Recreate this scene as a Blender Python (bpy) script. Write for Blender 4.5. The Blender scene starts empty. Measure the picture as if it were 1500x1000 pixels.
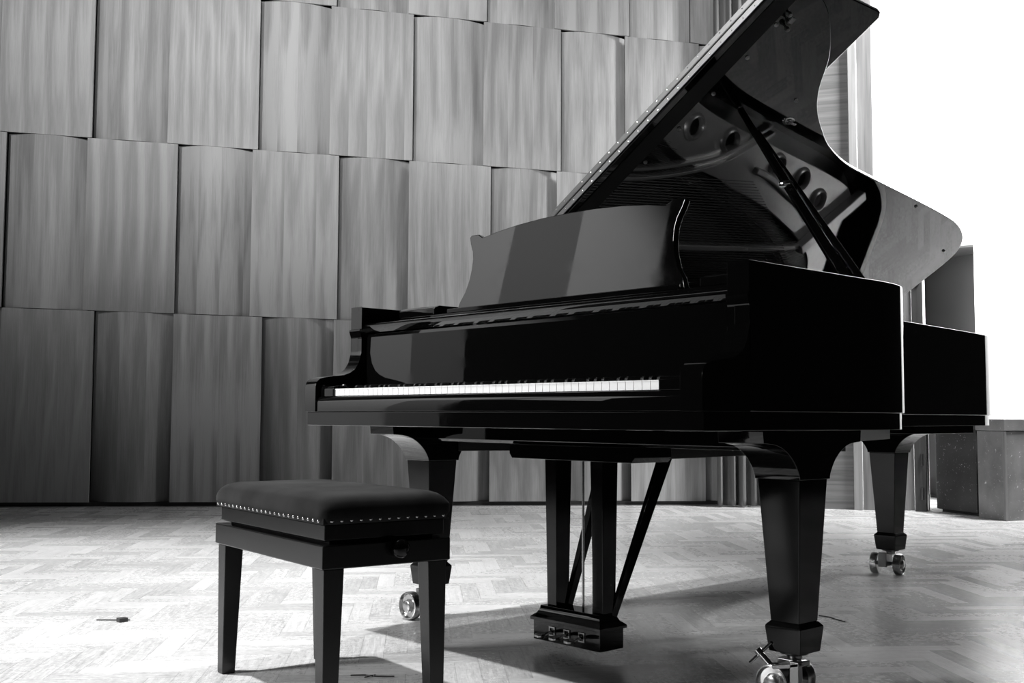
import bpy, bmesh, math, random
from mathutils import Vector, Matrix
random.seed(7)
scene = bpy.context.scene
COL = scene.collection
PI = math.pi
R = math.radians

# ------------------------------------------------------------------ materials
class NB:
    def __init__(s, name):
        s.m = bpy.data.materials.new(name); s.m.use_nodes = True
        s.t = s.m.node_tree; s.n = s.t.nodes
        s.b = s.n['Principled BSDF']
    def node(s, typ, **kw):
        n = s.n.new(typ)
        for k, v in kw.items():
            if k in n.inputs.keys(): n.inputs[k].default_value = v
            else: setattr(n, k, v)
        return n
    def link(s, a, b): s.t.links.new(a, b)
    def math(s, op, a, b=None, c=None):
        n = s.n.new('ShaderNodeMath'); n.operation = op
        for i, v in enumerate((a, b, c)):
            if v is None: continue
            if isinstance(v, (int, float)): n.inputs[i].default_value = v
            else: s.link(v, n.inputs[i])
        return n.outputs[0]
    def ramp(s, fac, stops):
        r = s.n.new('ShaderNodeValToRGB')
        els = r.color_ramp.elements
        while len(els) < len(stops): els.new(0.5)
        for e, (p, g) in zip(els, stops):
            e.position = p; e.color = (g, g, g, 1)
        s.link(fac, r.inputs[0]); return r.outputs[0]
    def bump(s, h, strength, dist=0.01):
        b = s.n.new('ShaderNodeBump'); b.inputs['Strength'].default_value = strength
        b.inputs['Distance'].default_value = dist
        s.link(h, b.inputs['Height']); s.link(b.outputs[0], s.b.inputs['Normal'])

def simple(name, g, rough=0.4, metal=0.0, ior=1.5, coat=0.0, noise=0.0, nscale=40):
    k = NB(name)
    k.b.inputs['Base Color'].default_value = (g, g, g, 1)
    k.b.inputs['Roughness'].default_value = rough
    k.b.inputs['Metallic'].default_value = metal
    k.b.inputs['IOR'].default_value = ior
    k.b.inputs['Coat Weight'].default_value = coat
    k.b.inputs['Coat Roughness'].default_value = 0.02
    tc = k.node('ShaderNodeTexCoord')
    nz = k.node('ShaderNodeTexNoise', Scale=nscale, Detail=3.0)
    k.link(tc.outputs['Object'], nz.inputs['Vector'])
    if noise:
        k.link(k.ramp(nz.outputs[0], [(0.3, max(0, g*(1-noise))), (0.7, g*(1+noise))]), k.b.inputs['Base Color'])
    return k.m

M = {}
def gloss_black():
    k = NB('piano_black_polish')
    k.b.inputs['Base Color'].default_value = (0.0015,)*3 + (1,)
    k.b.inputs['Roughness'].default_value = 0.02
    k.b.inputs['IOR'].default_value = 1.56
    tc = k.node('ShaderNodeTexCoord')
    nz = k.node('ShaderNodeTexNoise', Scale=7.0, Detail=6.0, Roughness=0.65)
    k.link(tc.outputs['Object'], nz.inputs['Vector'])
    # handling smudges: only the gloss varies
    k.link(k.ramp(nz.outputs[0], [(0.45, 0.015), (0.75, 0.09)]), k.b.inputs['Roughness'])
    return k.m
M['black'] = gloss_black()
def lid_black():
    k = NB('lid_black_smudged')
    k.b.inputs['Base Color'].default_value = (0.0015,)*3 + (1,)
    k.b.inputs['IOR'].default_value = 1.56
    tc = k.node('ShaderNodeTexCoord')
    nz = k.node('ShaderNodeTexNoise', Scale=5.0, Detail=7.0, Roughness=0.7, Distortion=0.6)
    k.link(tc.outputs['Object'], nz.inputs['Vector'])
    k.link(k.ramp(nz.outputs[0], [(0.40, 0.015), (0.75, 0.06)]), k.b.inputs['Roughness'])
    k.link(k.ramp(nz.outputs[0], [(0.40, 0.0015), (0.75, 0.006)]), k.b.inputs['Base Color'])
    return k.m
M['lidblack'] = lid_black()
M['satin'] = simple('stool_black_lacquer', 0.004, 0.22, ior=1.45)
M['legblack'] = simple('leg_black_satin', 0.002, 0.10, ior=1.38)
M['dark'] = simple('matte_black_wood', 0.003, 0.55)  # plain matte black wood for beams, plinth and hidden boards
M['brass'] = simple('brushed_brass', 0.42, 0.24, 1.0)
M['chrome'] = simple('polished_steel', 0.75, 0.09, 1.0)
M['hinge'] = simple('hinge_metal', 0.13, 0.34, 1.0)
M['plate'] = simple('cast_iron_plate_paint', 0.52, 0.33, 0.55, noise=0.05)
M['wood_in'] = simple('soundboard_spruce', 0.06, 0.35, noise=0.15)
M['string'] = simple('steel_wire', 0.6, 0.25, 1.0)
M['felt'] = simple('damper_felt', 0.35, 0.9)
M['rubber'] = simple('rubber', 0.35, 0.35)
M['steel'] = simple('dull_steel', 0.22, 0.28, 1.0)
M['ivory'] = simple('white_key_plastic', 0.86, 0.16, ior=1.49)
M['ebony'] = simple('black_key_plastic', 0.008, 0.22)
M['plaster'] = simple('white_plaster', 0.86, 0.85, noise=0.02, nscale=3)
M['hallwall'] = simple('hall_plaster', 0.75, 0.9)
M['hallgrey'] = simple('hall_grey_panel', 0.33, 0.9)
M['void'] = simple('dark_backing', 0.01, 0.9)
M['debris'] = simple('dark_plastic', 0.03, 0.5)
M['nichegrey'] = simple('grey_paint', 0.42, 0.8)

def velvet():
    k = NB('black_velvet')
    k.b.inputs['Base Color'].default_value = (0.008,)*3 + (1,)
    k.b.inputs['Roughness'].default_value = 0.95
    k.b.inputs['Specular IOR Level'].default_value = 0.1
    k.b.inputs['Sheen Weight'].default_value = 0.06
    k.b.inputs['Sheen Roughness'].default_value = 0.45
    tc = k.node('ShaderNodeTexCoord')
    nz = k.node('ShaderNodeTexNoise', Scale=9.0, Detail=4.0)
    k.link(tc.outputs['Object'], nz.inputs['Vector'])
    k.link(k.ramp(nz.outputs[0], [(0.35, 0.008), (0.7, 0.020)]), k.b.inputs['Base Color'])
    return k.m
M['velvet'] = velvet()

def veneer():
    k = NB('wood_veneer_panel')
    tc = k.node('ShaderNodeTexCoord'); oi = k.node('ShaderNodeObjectInfo')
    sx = k.node('ShaderNodeSeparateXYZ'); k.link(tc.outputs['Object'], sx.inputs[0])
    rnd = oi.outputs['Random']
    # book-matched leaves: x folded into mirrored strips
    per = k.math('ADD', 0.125, k.math('MULTIPLY', rnd, 0.11))
    xs = k.math('DIVIDE', sx.outputs[0], per)
    leaf = k.math('FRACT', xs)
    xs2 = k.math('MULTIPLY', leaf, per)
    off = k.math('MULTIPLY', rnd, 57.0)
    cb = k.node('ShaderNodeCombineXYZ')
    k.link(k.math('ADD', xs2, off), cb.inputs[0]); k.link(sx.outputs[2], cb.inputs[2])
    k.link(off, cb.inputs[1])
    def noise(sx_, sz_, det, rough=0.5, dist=0.0, vec=None):
        mp = k.node('ShaderNodeMapping'); mp.inputs['Scale'].default_value = (sx_, 1, sz_)
        k.link(vec or cb.outputs[0], mp.inputs[0])
        n = k.node('ShaderNodeTexNoise', Scale=1.0, Detail=det, Roughness=rough, Distortion=dist)
        k.link(mp.outputs[0], n.inputs['Vector']); return n.outputs[0]
    flame = noise(11, 0.9, 2.5, 0.45, 0.8)
    broad = noise(5, 1.0, 2.0)
    fine = noise(190, 3.0, 3.0, 0.6)
    pores = noise(420, 16.0, 2.0, 0.6)
    step = k.node('ShaderNodeTexWhiteNoise', noise_dimensions='1D')
    k.link(k.math('ADD', k.math('FLOOR', xs), off), step.inputs['W'])
    a = k.ramp(flame, [(0.33, 0.0), (0.68, 1.0)])
    v = k.math('ADD', k.math('MULTIPLY', a, 0.32), k.math('MULTIPLY', broad, 0.62))
    v = k.math('ADD', v, k.math('MULTIPLY', fine, 0.36))
    v = k.math('ADD', v, k.math('MULTIPLY', pores, 0.2))
    v = k.math('ADD', v, k.math('MULTIPLY', step.outputs[0], 0.05))
    v = k.math('ADD', v, k.math('MULTIPLY', rnd, 0.05))
    k.link(k.ramp(v, [(0.42, 0.14), (0.68, 0.205), (0.95, 0.32)]), k.b.inputs['Base Color'])
    k.b.inputs['Roughness'].default_value = 0.48
    k.b.inputs['Specular IOR Level'].default_value = 0.35
    k.bump(fine, 0.12, 0.002)
    return k.m
M['veneer'] = veneer()

def crosswood():
    k = NB('cross_grain_veneer')
    tc = k.node('ShaderNodeTexCoord')
    mp = k.node('ShaderNodeMapping'); mp.inputs['Scale'].default_value = (1.2, 1.2, 26)
    k.link(tc.outputs['Object'], mp.inputs[0])
    n = k.node('ShaderNodeTexNoise', Scale=1.0, Detail=5.0, Distortion=1.2)
    k.link(mp.outputs[0], n.inputs['Vector'])
    k.link(k.ramp(n.outputs[0], [(0.3, 0.10), (0.7, 0.21)]), k.b.inputs['Base Color'])
    k.b.inputs['Roughness'].default_value = 0.55
    return k.m
M['crosswood'] = crosswood()

def vertwood(name, lo, hi, rough=0.5):
    k = NB(name)
    tc = k.node('ShaderNodeTexCoord')
    mp = k.node('ShaderNodeMapping'); mp.inputs['Scale'].default_value = (40, 40, 2.0)
    k.link(tc.outputs['Object'], mp.inputs[0])
    n = k.node('ShaderNodeTexNoise', Scale=1.0, Detail=4.0, Distortion=0.3)
    k.link(mp.outputs[0], n.inputs['Vector'])
    k.link(k.ramp(n.outputs[0], [(0.3, lo), (0.7, hi)]), k.b.inputs['Base Color'])
    k.b.inputs['Roughness'].default_value = rough
    return k.m
M['trimwood'] = vertwood('trim_wood', 0.12, 0.20)
M['trimlight'] = vertwood('trim_wood_pale', 0.20, 0.30)
M['darkwood'] = vertwood('dark_worn_wood', 0.02, 0.05)
M['curtain'] = vertwood('grey_drape_cloth', 0.09, 0.13, 0.9)
M['kick'] = simple('kick_recess_black', 0.015, 0.5)

def crate_mat(name, lo, hi):
    k = NB(name)
    tc = k.node('ShaderNodeTexCoord')
    n = k.node('ShaderNodeTexNoise', Scale=6.0, Detail=6.0); k.link(tc.outputs['Object'], n.inputs['Vector'])
    s = k.node('ShaderNodeTexNoise', Scale=45.0, Detail=5.0, Distortion=2.0); k.link(tc.outputs['Object'], s.inputs['Vector'])
    sc = k.ramp(s.outputs[0], [(0.66, 0.0), (0.72, 0.35)])
    b = k.ramp(n.outputs[0], [(0.3, lo), (0.7, hi)])
    mx = k.node('ShaderNodeMix', data_type='RGBA', blend_type='ADD'); mx.inputs[0].default_value = 1.0
    k.link(b, mx.inputs[6]); k.link(sc, mx.inputs[7])
    k.link(mx.outputs[2], k.b.inputs['Base Color'])
    k.b.inputs['Roughness'].default_value = 0.5
    return k.m
M['crate'] = crate_mat('scuffed_case_board', 0.10, 0.20)
M['crate_dark'] = crate_mat('scuffed_dark_board', 0.012, 0.03)

def parquet():
    k = NB('herringbone_oak_parquet')
    W = 0.062; n = 5
    tc = k.node('ShaderNodeTexCoord')
    mp = k.node('ShaderNodeMapping'); mp.inputs['Rotation'].default_value = (0, 0, R(-52.5))
    mp.inputs['Scale'].default_value = (1, 1, 1)
    k.link(tc.outputs['Object'], mp.inputs[0])
    sp = k.node('ShaderNodeSeparateXYZ'); k.link(mp.outputs[0], sp.inputs[0])
    X = k.math('DIVIDE', sp.outputs[0], W); Y = k.math('DIVIDE', sp.outputs[1], W)
    i = k.math('FLOOR', X); j = k.math('FLOOR', Y)
    m = k.math('FLOORED_MODULO', k.math('SUBTRACT', i, j), 2*n)
    horiz = k.math('LESS_THAN', m, n - 0.5)
    ih = k.math('SUBTRACT', i, m)                       # plank start, lying along x
    jv = k.math('SUBTRACT', j, k.math('SUBTRACT', 2*n-1, m))  # plank start, standing along y
    def sel(a, b):  # a when horizontal
        mx = k.node('ShaderNodeMix', data_type='FLOAT'); k.link(horiz, mx.inputs[0])
        k.link(b, mx.inputs[2]); k.link(a, mx.inputs[3]); return mx.outputs[0]
    u = sel(k.math('SUBTRACT', X, ih), k.math('SUBTRACT', Y, jv))     # along, 0..n
    v = sel(k.math('FRACT', Y), k.math('FRACT', X))                   # across, 0..1
    ida = sel(ih, k.math('ADD', i, 0.37)); idb = sel(j, k.math('ADD', jv, 0.61))
    cid = k.node('ShaderNodeCombineXYZ'); k.link(ida, cid.inputs[0]); k.link(idb, cid.inputs[1])
    wn = k.node('ShaderNodeTexWhiteNoise', noise_dimensions='3D'); k.link(cid.outputs[0], wn.inputs['Vector'])
    rnd = wn.outputs['Value']
    cg = k.node('ShaderNodeCombineXYZ')
    k.link(k.math('MULTIPLY', u, 0.5), cg.inputs[0]); k.link(k.math('MULTIPLY', v, 5.0), cg.inputs[1])
    k.link(k.math('MULTIPLY', rnd, 91.0), cg.inputs[2])
    g = k.node('ShaderNodeTexNoise', Scale=1.3, Detail=5.0, Roughness=0.62, Distortion=0.9)
    k.link(cg.outputs[0], g.inputs['Vector'])
    cg2 = k.node('ShaderNodeCombineXYZ')
    k.link(k.math('MULTIPLY', u, 1.5), cg2.inputs[0]); k.link(k.math('MULTIPLY', v, 22.0), cg2.inputs[1])
    k.link(k.math('MULTIPLY', rnd, 33.0), cg2.inputs[2])
    g2 = k.node('ShaderNodeTexNoise', Scale=1.0, Detail=3.0); k.link(cg2.outputs[0], g2.inputs['Vector'])
    # joints
    def edge(t, hi, w):
        a = k.math('LESS_THAN', t, w); b = k.math('GREATER_THAN', t, hi - w); return k.math('MAXIMUM', a, b)
    joint = k.math('MAXIMUM', edge(u, n, 0.018), edge(v, 1.0, 0.018))
    big = k.node('ShaderNodeTexNoise', Scale=0.9, Detail=4.0); k.link(tc.outputs['Object'], big.inputs['Vector'])
    scr = k.node('ShaderNodeTexNoise', Scale=55.0, Detail=4.0, Roughness=0.7); k.link(tc.outputs['Object'], scr.inputs['Vector'])
    val = k.math('ADD', k.math('MULTIPLY', rnd, 0.12), k.math('MULTIPLY', g.outputs[0], 0.62))
    val = k.math('ADD', val, k.math('MULTIPLY', g2.outputs[0], 0.26))
    val = k.math('ADD', val, k.math('MULTIPLY', big.outputs[0], 0.42))
    val = k.math('ADD', val, k.math('MULTIPLY', k.math('SUBTRACT', scr.outputs[0], 0.5), 0.45))
    val = k.math('SUBTRACT', val, k.math('MULTIPLY', joint, 0.15))
    k.link(k.ramp(val, [(0.46, 0.26), (0.68, 0.44), (0.90, 0.62)]), k.b.inputs['Base Color'])
    rr = k.math('ADD', 0.17, k.math('MULTIPLY', scr.outputs[0], 0.14))
    k.link(k.math('ADD', rr, k.math('MULTIPLY', rnd, 0.07)), k.b.inputs['Roughness'])
    k.b.inputs['IOR'].default_value = 1.5
    hgt = k.math('SUBTRACT', k.math('MULTIPLY', g2.outputs[0], 0.25), joint)
    hgt = k.math('ADD', hgt, k.math('MULTIPLY', rnd, 0.2))
    k.bump(hgt, 0.32, 0.0012)
    return k.m
M['parquet'] = parquet()

# ------------------------------------------------------------------ mesh helpers
def mk(name, bm, mat, parent=None, bevel=0.0, seg=2, smooth=35, loc=None, rot=None):
    me = bpy.data.meshes.new(name)
    bmesh.ops.recalc_face_normals(bm, faces=bm.faces[:])
    bm.to_mesh(me); bm.free()
    if mat: me.materials.append(M[mat])
    if smooth:
        me.shade_smooth(); me.set_sharp_from_angle(angle=R(smooth))
    o = bpy.data.objects.new(name, me); COL.objects.link(o)
    if parent: o.parent = parent
    if loc: o.location = loc
    if rot: o.rotation_euler = rot
    if bevel:
        b = o.modifiers.new('bevel', 'BEVEL'); b.width = bevel; b.segments = seg
        b.limit_method = 'ANGLE'; b.angle_limit = R(32); b.harden_normals = True
    return o
def empty(name, loc, rz=0.0):
    o = bpy.data.objects.new(name, None); COL.objects.link(o)
    o.location = loc; o.rotation_euler = (0, 0, rz); o.empty_display_size = 0.1; return o
def tag(o, label, cat, group=None):
    o['label'] = label; o['category'] = cat
    if group: o['group'] = group
    return o
def struct(o): o['kind'] = 'structure'; return o
def copyobj(o, name, parent, loc=None, rot=None):
    c = o.copy(); c.name = name; COL.objects.link(c); c.parent = parent
    if loc is not None: c.location = loc
    if rot is not None: c.rotation_euler = rot
    return c
def box(bm, x0, x1, y0, y1, z0, z1, mat=None):
    vs = [bm.verts.new((x, y, z)) for z in (z0, z1) for y in (y0, y1) for x in (x0, x1)]
    if mat is not None:
        for v in vs: v.co = mat @ v.co
    for f in ((0,2,3,1),(4,5,7,6),(0,1,5,4),(2,6,7,3),(0,4,6,2),(1,3,7,5)): bm.faces.new([vs[i] for i in f])
    return vs
def BX(*a, mat=None):
    bm = bmesh.new(); box(bm, *a, mat=mat); return bm
def prism(bm, pts, axis, a, b, close=True):
    """closed 2D outline extruded along an axis; pts are the two remaining coordinates in xyz order"""
    def P(p, t):
        return {'x': (t, p[0], p[1]), 'y': (p[0], t, p[1]), 'z': (p[0], p[1], t)}[axis]
    A = [bm.verts.new(P(p, a)) for p in pts]; B = [bm.verts.new(P(p, b)) for p in pts]
    n = len(pts)
    for i in range(n): bm.faces.new((A[i], A[(i+1) % n], B[(i+1) % n], B[i]))
    bm.faces.new(A); bm.faces.new(B[::-1])
def lathe(bm, prof, seg=32, mat=Matrix()):
    """profile of (radius, height) around z, closed top to bottom"""
    rings = []
    for r, z in prof:
        if r < 1e-6: rings.append([bm.verts.new(mat @ Vector((0, 0, z)))])
        else: rings.append([bm.verts.new(mat @ Vector((r*math.cos(2*PI*k/seg), r*math.sin(2*PI*k/seg), z))) for k in range(seg)])
    for a, b in zip(rings, rings[1:]):
        if len(a) == 1 and len(b) == 1: continue
        for k in range(seg):
            k2 = (k+1) % seg
            if len(a) == 1: bm.faces.new((a[0], b[k], b[k2]))
            elif len(b) == 1: bm.faces.new((a[k], a[k2], b[0]))
            else: bm.faces.new((a[k], a[k2], b[k2], b[k]))
def aim(p0, p1):
    d = (Vector(p1) - Vector(p0))
    return Matrix.Translation(p0) @ d.to_track_quat('Z', 'Y').to_matrix().to_4x4(), d.length
def rod(bm, p0, p1, r, seg=12, r2=None):
    m, L = aim(p0, p1)
    lathe(bm, [(0, 0), (r, 0), (r2 or r, L), (0, L)], seg, m)
def tube(bm, pts, r, seg=8):
    rings = []
    pts = [Vector(p) for p in pts]
    for i, p in enumerate(pts):
        d = (pts[min(i+1, len(pts)-1)] - pts[max(i-1, 0)]).normalized()
        q = d.to_track_quat('Z', 'Y')
        rings.append([bm.verts.new(p + q @ Vector((r*math.cos(2*PI*k/seg), r*math.sin(2*PI*k/seg), 0))) for k in range(seg)])
    for a, b in zip(rings, rings[1:]):
        for k in range(seg): bm.faces.new((a[k], a[(k+1) % seg], b[(k+1) % seg], b[k]))
    bm.faces.new(rings[0][::-1]); bm.faces.new(rings[-1])
def catmull(pts, n=6):
    out = []
    for i in range(len(pts)-1):
        p0 = pts[max(i-1, 0)]; p1 = pts[i]; p2 = pts[i+1]; p3 = pts[min(i+2, len(pts)-1)]
        for k in range(n):
            t = k/n
            out.append(tuple(0.5*((2*p1[j]) + (-p0[j]+p2[j])*t + (2*p0[j]-5*p1[j]+4*p2[j]-p3[j])*t*t + (-p0[j]+3*p1[j]-3*p2[j]+p3[j])*t**3) for j in (0, 1)))
    out.append(pts[-1]); return out
def offset(pts, d):
    """shift an open polyline sideways (to its left when d > 0)"""
    out = []
    for i, p in enumerate(pts):
        a = Vector(pts[max(i-1, 0)]); b = Vector(pts[min(i+1, len(pts)-1)])
        t = (b - a).normalized(); out.append((p[0] - t.y*d, p[1] + t.x*d))
    return out
def curve_plate(outline, holes, z0, z1, bev=0.003):
    """flat plate with holes, made from a filled 2D curve, returned as a bmesh"""
    cu = bpy.data.curves.new('tmp', 'CURVE'); cu.dimensions = '2D'; cu.fill_mode = 'BOTH'
    for poly in [outline] + holes:
        s = cu.splines.new('POLY'); s.points.add(len(poly)-1)
        for q, p in zip(s.points, poly): q.co = (p[0], p[1], 0, 1)
        s.use_cyclic_u = True
    cu.extrude = (z1-z0)/2 - bev; cu.bevel_depth = bev; cu.bevel_resolution = 1; cu.offset = -bev
    o = bpy.data.objects.new('tmp', cu); COL.objects.link(o)
    dg = bpy.context.evaluated_depsgraph_get()
    me = bpy.data.meshes.new_from_object(o.evaluated_get(dg))
    bm = bmesh.new(); bm.from_mesh(me)
    bpy.data.objects.remove(o); bpy.data.curves.remove(cu); bpy.data.meshes.remove(me)
    bmesh.ops.translate(bm, verts=bm.verts, vec=(0, 0, (z0+z1)/2))
    return bm

# ------------------------------------------------------------------ camera
C = Vector((2.86724, -1.77707, 0.6354))
yaw, pitch, roll, f = 0.83291, 0.06726, 0.00424, 1625.04
fw = Vector((-math.sin(yaw)*math.cos(pitch), math.cos(yaw)*math.cos(pitch), math.sin(pitch)))
r0 = Vector((math.cos(yaw), math.sin(yaw), 0)); u0 = r0.cross(fw)
rt = r0*math.cos(roll) + u0*math.sin(roll); up = -r0*math.sin(roll) + u0*math.cos(roll)
cd = bpy.data.cameras.new('camera'); cam = bpy.data.objects.new('camera', cd); COL.objects.link(cam)
mw = Matrix((rt, up, -fw)).transposed().to_4x4(); mw.translation = C
cam.matrix_world = mw
cd.sensor_width = 36.0; cd.lens = 36.0*f/1500.0; cd.clip_start = 0.05; cd.clip_end = 100
scene.camera = cam

# ------------------------------------------------------------------ setting
bm = bmesh.new(); box(bm, -13, 3.3, -2.6, 12, -0.1, 0.0)
floor = struct(mk('floor', bm, 'parquet', smooth=0))

hf = struct(mk('floor_hall', BX(-13, 12, -16, 12, -1.1, -1.0), 'void', smooth=0))
sf = struct(mk('trim_4', BX(-13, 3.28, -2.58, -2.50, -1.0, -0.1), 'void', smooth=0))
# curved wood wall on the left: frame with origin at A, x along the wall, y into the room
A = Vector((-5.184, 0.793, 0)); wd = Vector((0.6033, 0.7975, 0)).normalized()
wall = empty('wall_left', A, math.atan2(wd.y, wd.x)); struct(wall)
# local y of this frame points away from the room; the room is at negative y
HB = -0.0183
def seam(H, s): return H*(1 + HB*s)
rows_H = [0.035, 1.370, 2.596, 3.729, 4.80, 5.85]
rows_B = [
 [(-0.62,'N'), (-0.009,'W'), (0.614,'N'), (1.149,'W'), (1.761,'N'), (2.256,'W'), (2.815,'W2') , (3.361,'N'), (3.903,'W'), (4.382,'N'), (4.932,'W'), (5.30,None)],
 None, None, None, None]
# boundaries measured along the wall; the pattern alternates recessed bulged and proud flat panels
B0 = [-3.02, -2.44, -1.87, -1.25, -0.66, -0.009, 0.614, 1.149, 1.761, 2.256, 2.815, 3.361, 3.903, 4.382, 4.932, 5.30]
K0 = 'WNWNN'
def row_bounds(r):
    if r % 2 == 0 and r == 0:
        b = [-0.62, -0.009, 0.614, 1.149, 1.761, 2.256, 2.830, 3.361, 3.903, 4.382, 4.932, 5.30]; first = 'N'
    elif r == 1:
        b = [-0.63, -0.011, 0.531, 1.155, 1.668, 2.280, 2.773, 3.366, 3.841, 4.40, 4.90, 5.30]; first = 'W'
    elif r == 2:
        b = [-0.62, -0.076, 0.564, 1.075, 1.709, 2.205, 2.801, 3.304, 3.875, 4.344, 4.903, 5.30]; first = 'N'
    else:
        b = [-0.62, -0.02, 0.55, 1.12, 1.656, 2.247, 2.757, 3.332, 3.823, 4.381, 4.836, 5.30]
        first = 'W' if r % 2 else 'N'
    kinds = []
    k = first
    for _ in range(len(b)-1): kinds.append(k); k = 'W' if k == 'N' else 'N'
    # carry the pattern on to the left, outside the picture
    while b[0] > -6.5:
        k = 'W' if kinds[0] == 'N' else 'N'
        b.insert(0, b[0] - (0.61 if k == 'W' else 0.53)); kinds.insert(0, k)
    return b, kinds
D0 = -0.02      # back plane of the panels
for r in range(5):
    b, kinds = row_bounds(r)
    for i, k in enumerate(kinds):
        s0, s1 = b[i], b[i+1]
        if k == 'N': s0 -= 0.012; s1 += 0.012
        else: s0 += 0.003; s1 -= 0.003
        bm = bmesh.new(); n = 12
        fr = {}
        for q in range(n+1):
            t = q/n; s = s0 + (s1-s0)*t
            if k == 'N': y = -(0.008 + 0.066*(1-(2*t-1)**2))
            else: y = -(0.075 + 0.006*(2*t-1)**2)
            zb = seam(rows_H[r], s) + (0.002 if r else 0.0); zt = seam(rows_H[r+1], s) - (0.003 if k == 'W' else 0.0)
            if r and k == 'W': zb -= 0.001
            for j, (yy, zz) in enumerate(((y, zb), (y, zt), (y+0.016, zt), (y+0.016, zb))):
                fr[q, j] = bm.verts.new((s-s0, yy, zz-zb*0))
        for q in range(n):
            for j in range(4):
                bm.faces.new((fr[q, j], fr[q, (j+1) % 4], fr[q+1, (j+1) % 4], fr[q+1, j]))
        bm.faces.new([fr[0, j] for j in range(4)]); bm.faces.new([fr[n, j] for j in (3, 2, 1, 0)])
        mk('wood_panel', bm, 'veneer', wall, loc=(s0, 0, 0), smooth=30)
mk('wall_core', BX(-6.6, 5.35, 0.03, 0.15, 0, 6.0), 'void', wall, smooth=0)
bb = mk('baseboard_left', BX(-6.6, 5.08, -0.055, 0.03, 0, 0.034), 'kick', None, smooth=0, loc=A, rot=(0, 0, math.atan2(wd.y, wd.x))); struct(bb)
b2 = mk('trim_1', BX(-6.6, 5.08, -0.075, -0.055, 0, 0.006), 'trimwood', None, smooth=0, loc=A, rot=(0, 0, math.atan2(wd.y, wd.x))); struct(b2)

# short flat wood wall to the right of the curtain
P1 = Vector((-1.84, 4.88, 0)); e1 = Vector((0.8774, 0.4798, 0)); a1 = math.atan2(e1.y, e1.x)
w2 = mk('wall_right', BX(-0.06, 0.655, 0.0, 0.06, 0, 6.0), 'crosswood', None, smooth=0, loc=P1, rot=(0, 0, a1)); struct(w2)
t2 = mk('trim_2', BX(0.655, 0.712, -0.03, 0.06, 0, 6.0), 'trimlight', None, smooth=0, bevel=0.004, loc=P1, rot=(0, 0, a1)); struct(t2)
t3 = mk('trim_3', BX(0.716, 0.818, -0.005, 0.06, 0, 6.0), 'trimwood', None, smooth=0, bevel=0.003, loc=P1, rot=(0, 0, a1)); struct(t3)
dr = empty('door_1', P1, a1); struct(dr)
mk('door_leaf', BX(0.822, 1.05, 0.012, 0.05, 0.005, 2.0), 'trimwood', dr, bevel=0.003)
mk('door_stile', BX(1.052, 1.125, 0.0, 0.055, 0.0, 2.05), 'darkwood', dr, bevel=0.003)
bm = bmesh.new()
for z in (0.12, 0.35, 1.6):
    rod(bm, (1.10, -0.004, z-0.04), (1.10, -0.004, z+0.04), 0.009, 10)
mk('hinge', bm, 'hinge', dr)

# stage curtain between both wood walls
cv = bmesh.new(); n = 90
c0 = Vector((-2.06, 4.69, 0)); c1 = Vector((-1.80, 4.93, 0)); cn = Vector((0.7, -0.71, 0))
prev = None
for q in range(n+1):
    t = q/n
    row = []
    for z in (0.012, 0.06, 0.075, 2.0, 5.9):
        flare = 0.6 + 0.4*(z < 2.5)
        d = 0.035*math.sin(t*PI*9 + 0.6*math.sin(t*17))*flare + 0.012*math.sin(t*41)
        if abs(z-0.06) < 1e-6: d += 0.002
        p = c0.lerp(c1, t) + cn*(d + 0.06); row.append(cv.verts.new((p.x, p.y, z)))
    if prev:
        for a in range(4): cv.faces.new((prev[a], row[a], row[a+1], prev[a+1]))
    prev = row
cur = mk('stage_curtain', cv, 'curtain', None, smooth=60)
so = cur.modifiers.new('solid', 'SOLIDIFY'); so.thickness = 0.004
tag(cur, 'grey pleated curtain hanging to the floor at the end of the curved wood wall', 'curtain')

# white back wall with a grey recess
A3 = Vector((-1.5, 6.2, 0)); d3 = Vector((0.94, 0.34, 0)).normalized(); a3 = math.atan2(d3.y, d3.x)
wb = empty('wall_back', A3, a3); struct(wb)
bm = bmesh.new()
box(bm, -3.0, 0.22, 0, 0.12, 0, 6.0); box(bm, 0.59, 2.6, 0, 0.12, 0, 6.0); box(bm, 0.22, 0.59, 0, 0.12, 1.945, 6.0)
mk('plaster_face', bm, 'plaster', wb, smooth=0)
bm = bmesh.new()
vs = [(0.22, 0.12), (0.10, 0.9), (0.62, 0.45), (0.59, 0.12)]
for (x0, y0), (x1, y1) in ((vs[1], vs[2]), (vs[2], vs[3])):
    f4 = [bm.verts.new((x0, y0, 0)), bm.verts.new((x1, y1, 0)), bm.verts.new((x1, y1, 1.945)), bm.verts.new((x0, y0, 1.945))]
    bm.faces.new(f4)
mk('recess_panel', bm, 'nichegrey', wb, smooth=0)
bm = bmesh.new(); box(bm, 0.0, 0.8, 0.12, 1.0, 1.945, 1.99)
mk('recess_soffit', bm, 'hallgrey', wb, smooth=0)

# hall beyond the stage, seen only mirrored in the polish
hw = empty('wall_front', (-7.4, 0, 0)); struct(hw)
mk('lower_wall', BX(-0.1, 0, -5.6, -4.0, 0, 3.2), 'hallwall', hw, smooth=0)
mk('lower_pier', BX(-0.1, 0, -6.4, -5.6, 0, 3.2), 'hallgrey', hw, smooth=0)
mk('upper_wall', BX(-0.1, 0, -6.1, -4.0, 3.2, 7), 'hallwall', hw, smooth=0)
mk('upper_pier', BX(-0.1, 0, -7.2, -6.1, 3.2, 7), 'hallgrey', hw, smooth=0)
mk('upper_wall', BX(-0.1, 0, -8.85, -7.2, 3.2, 7), 'hallwall', hw, smooth=0)

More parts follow.
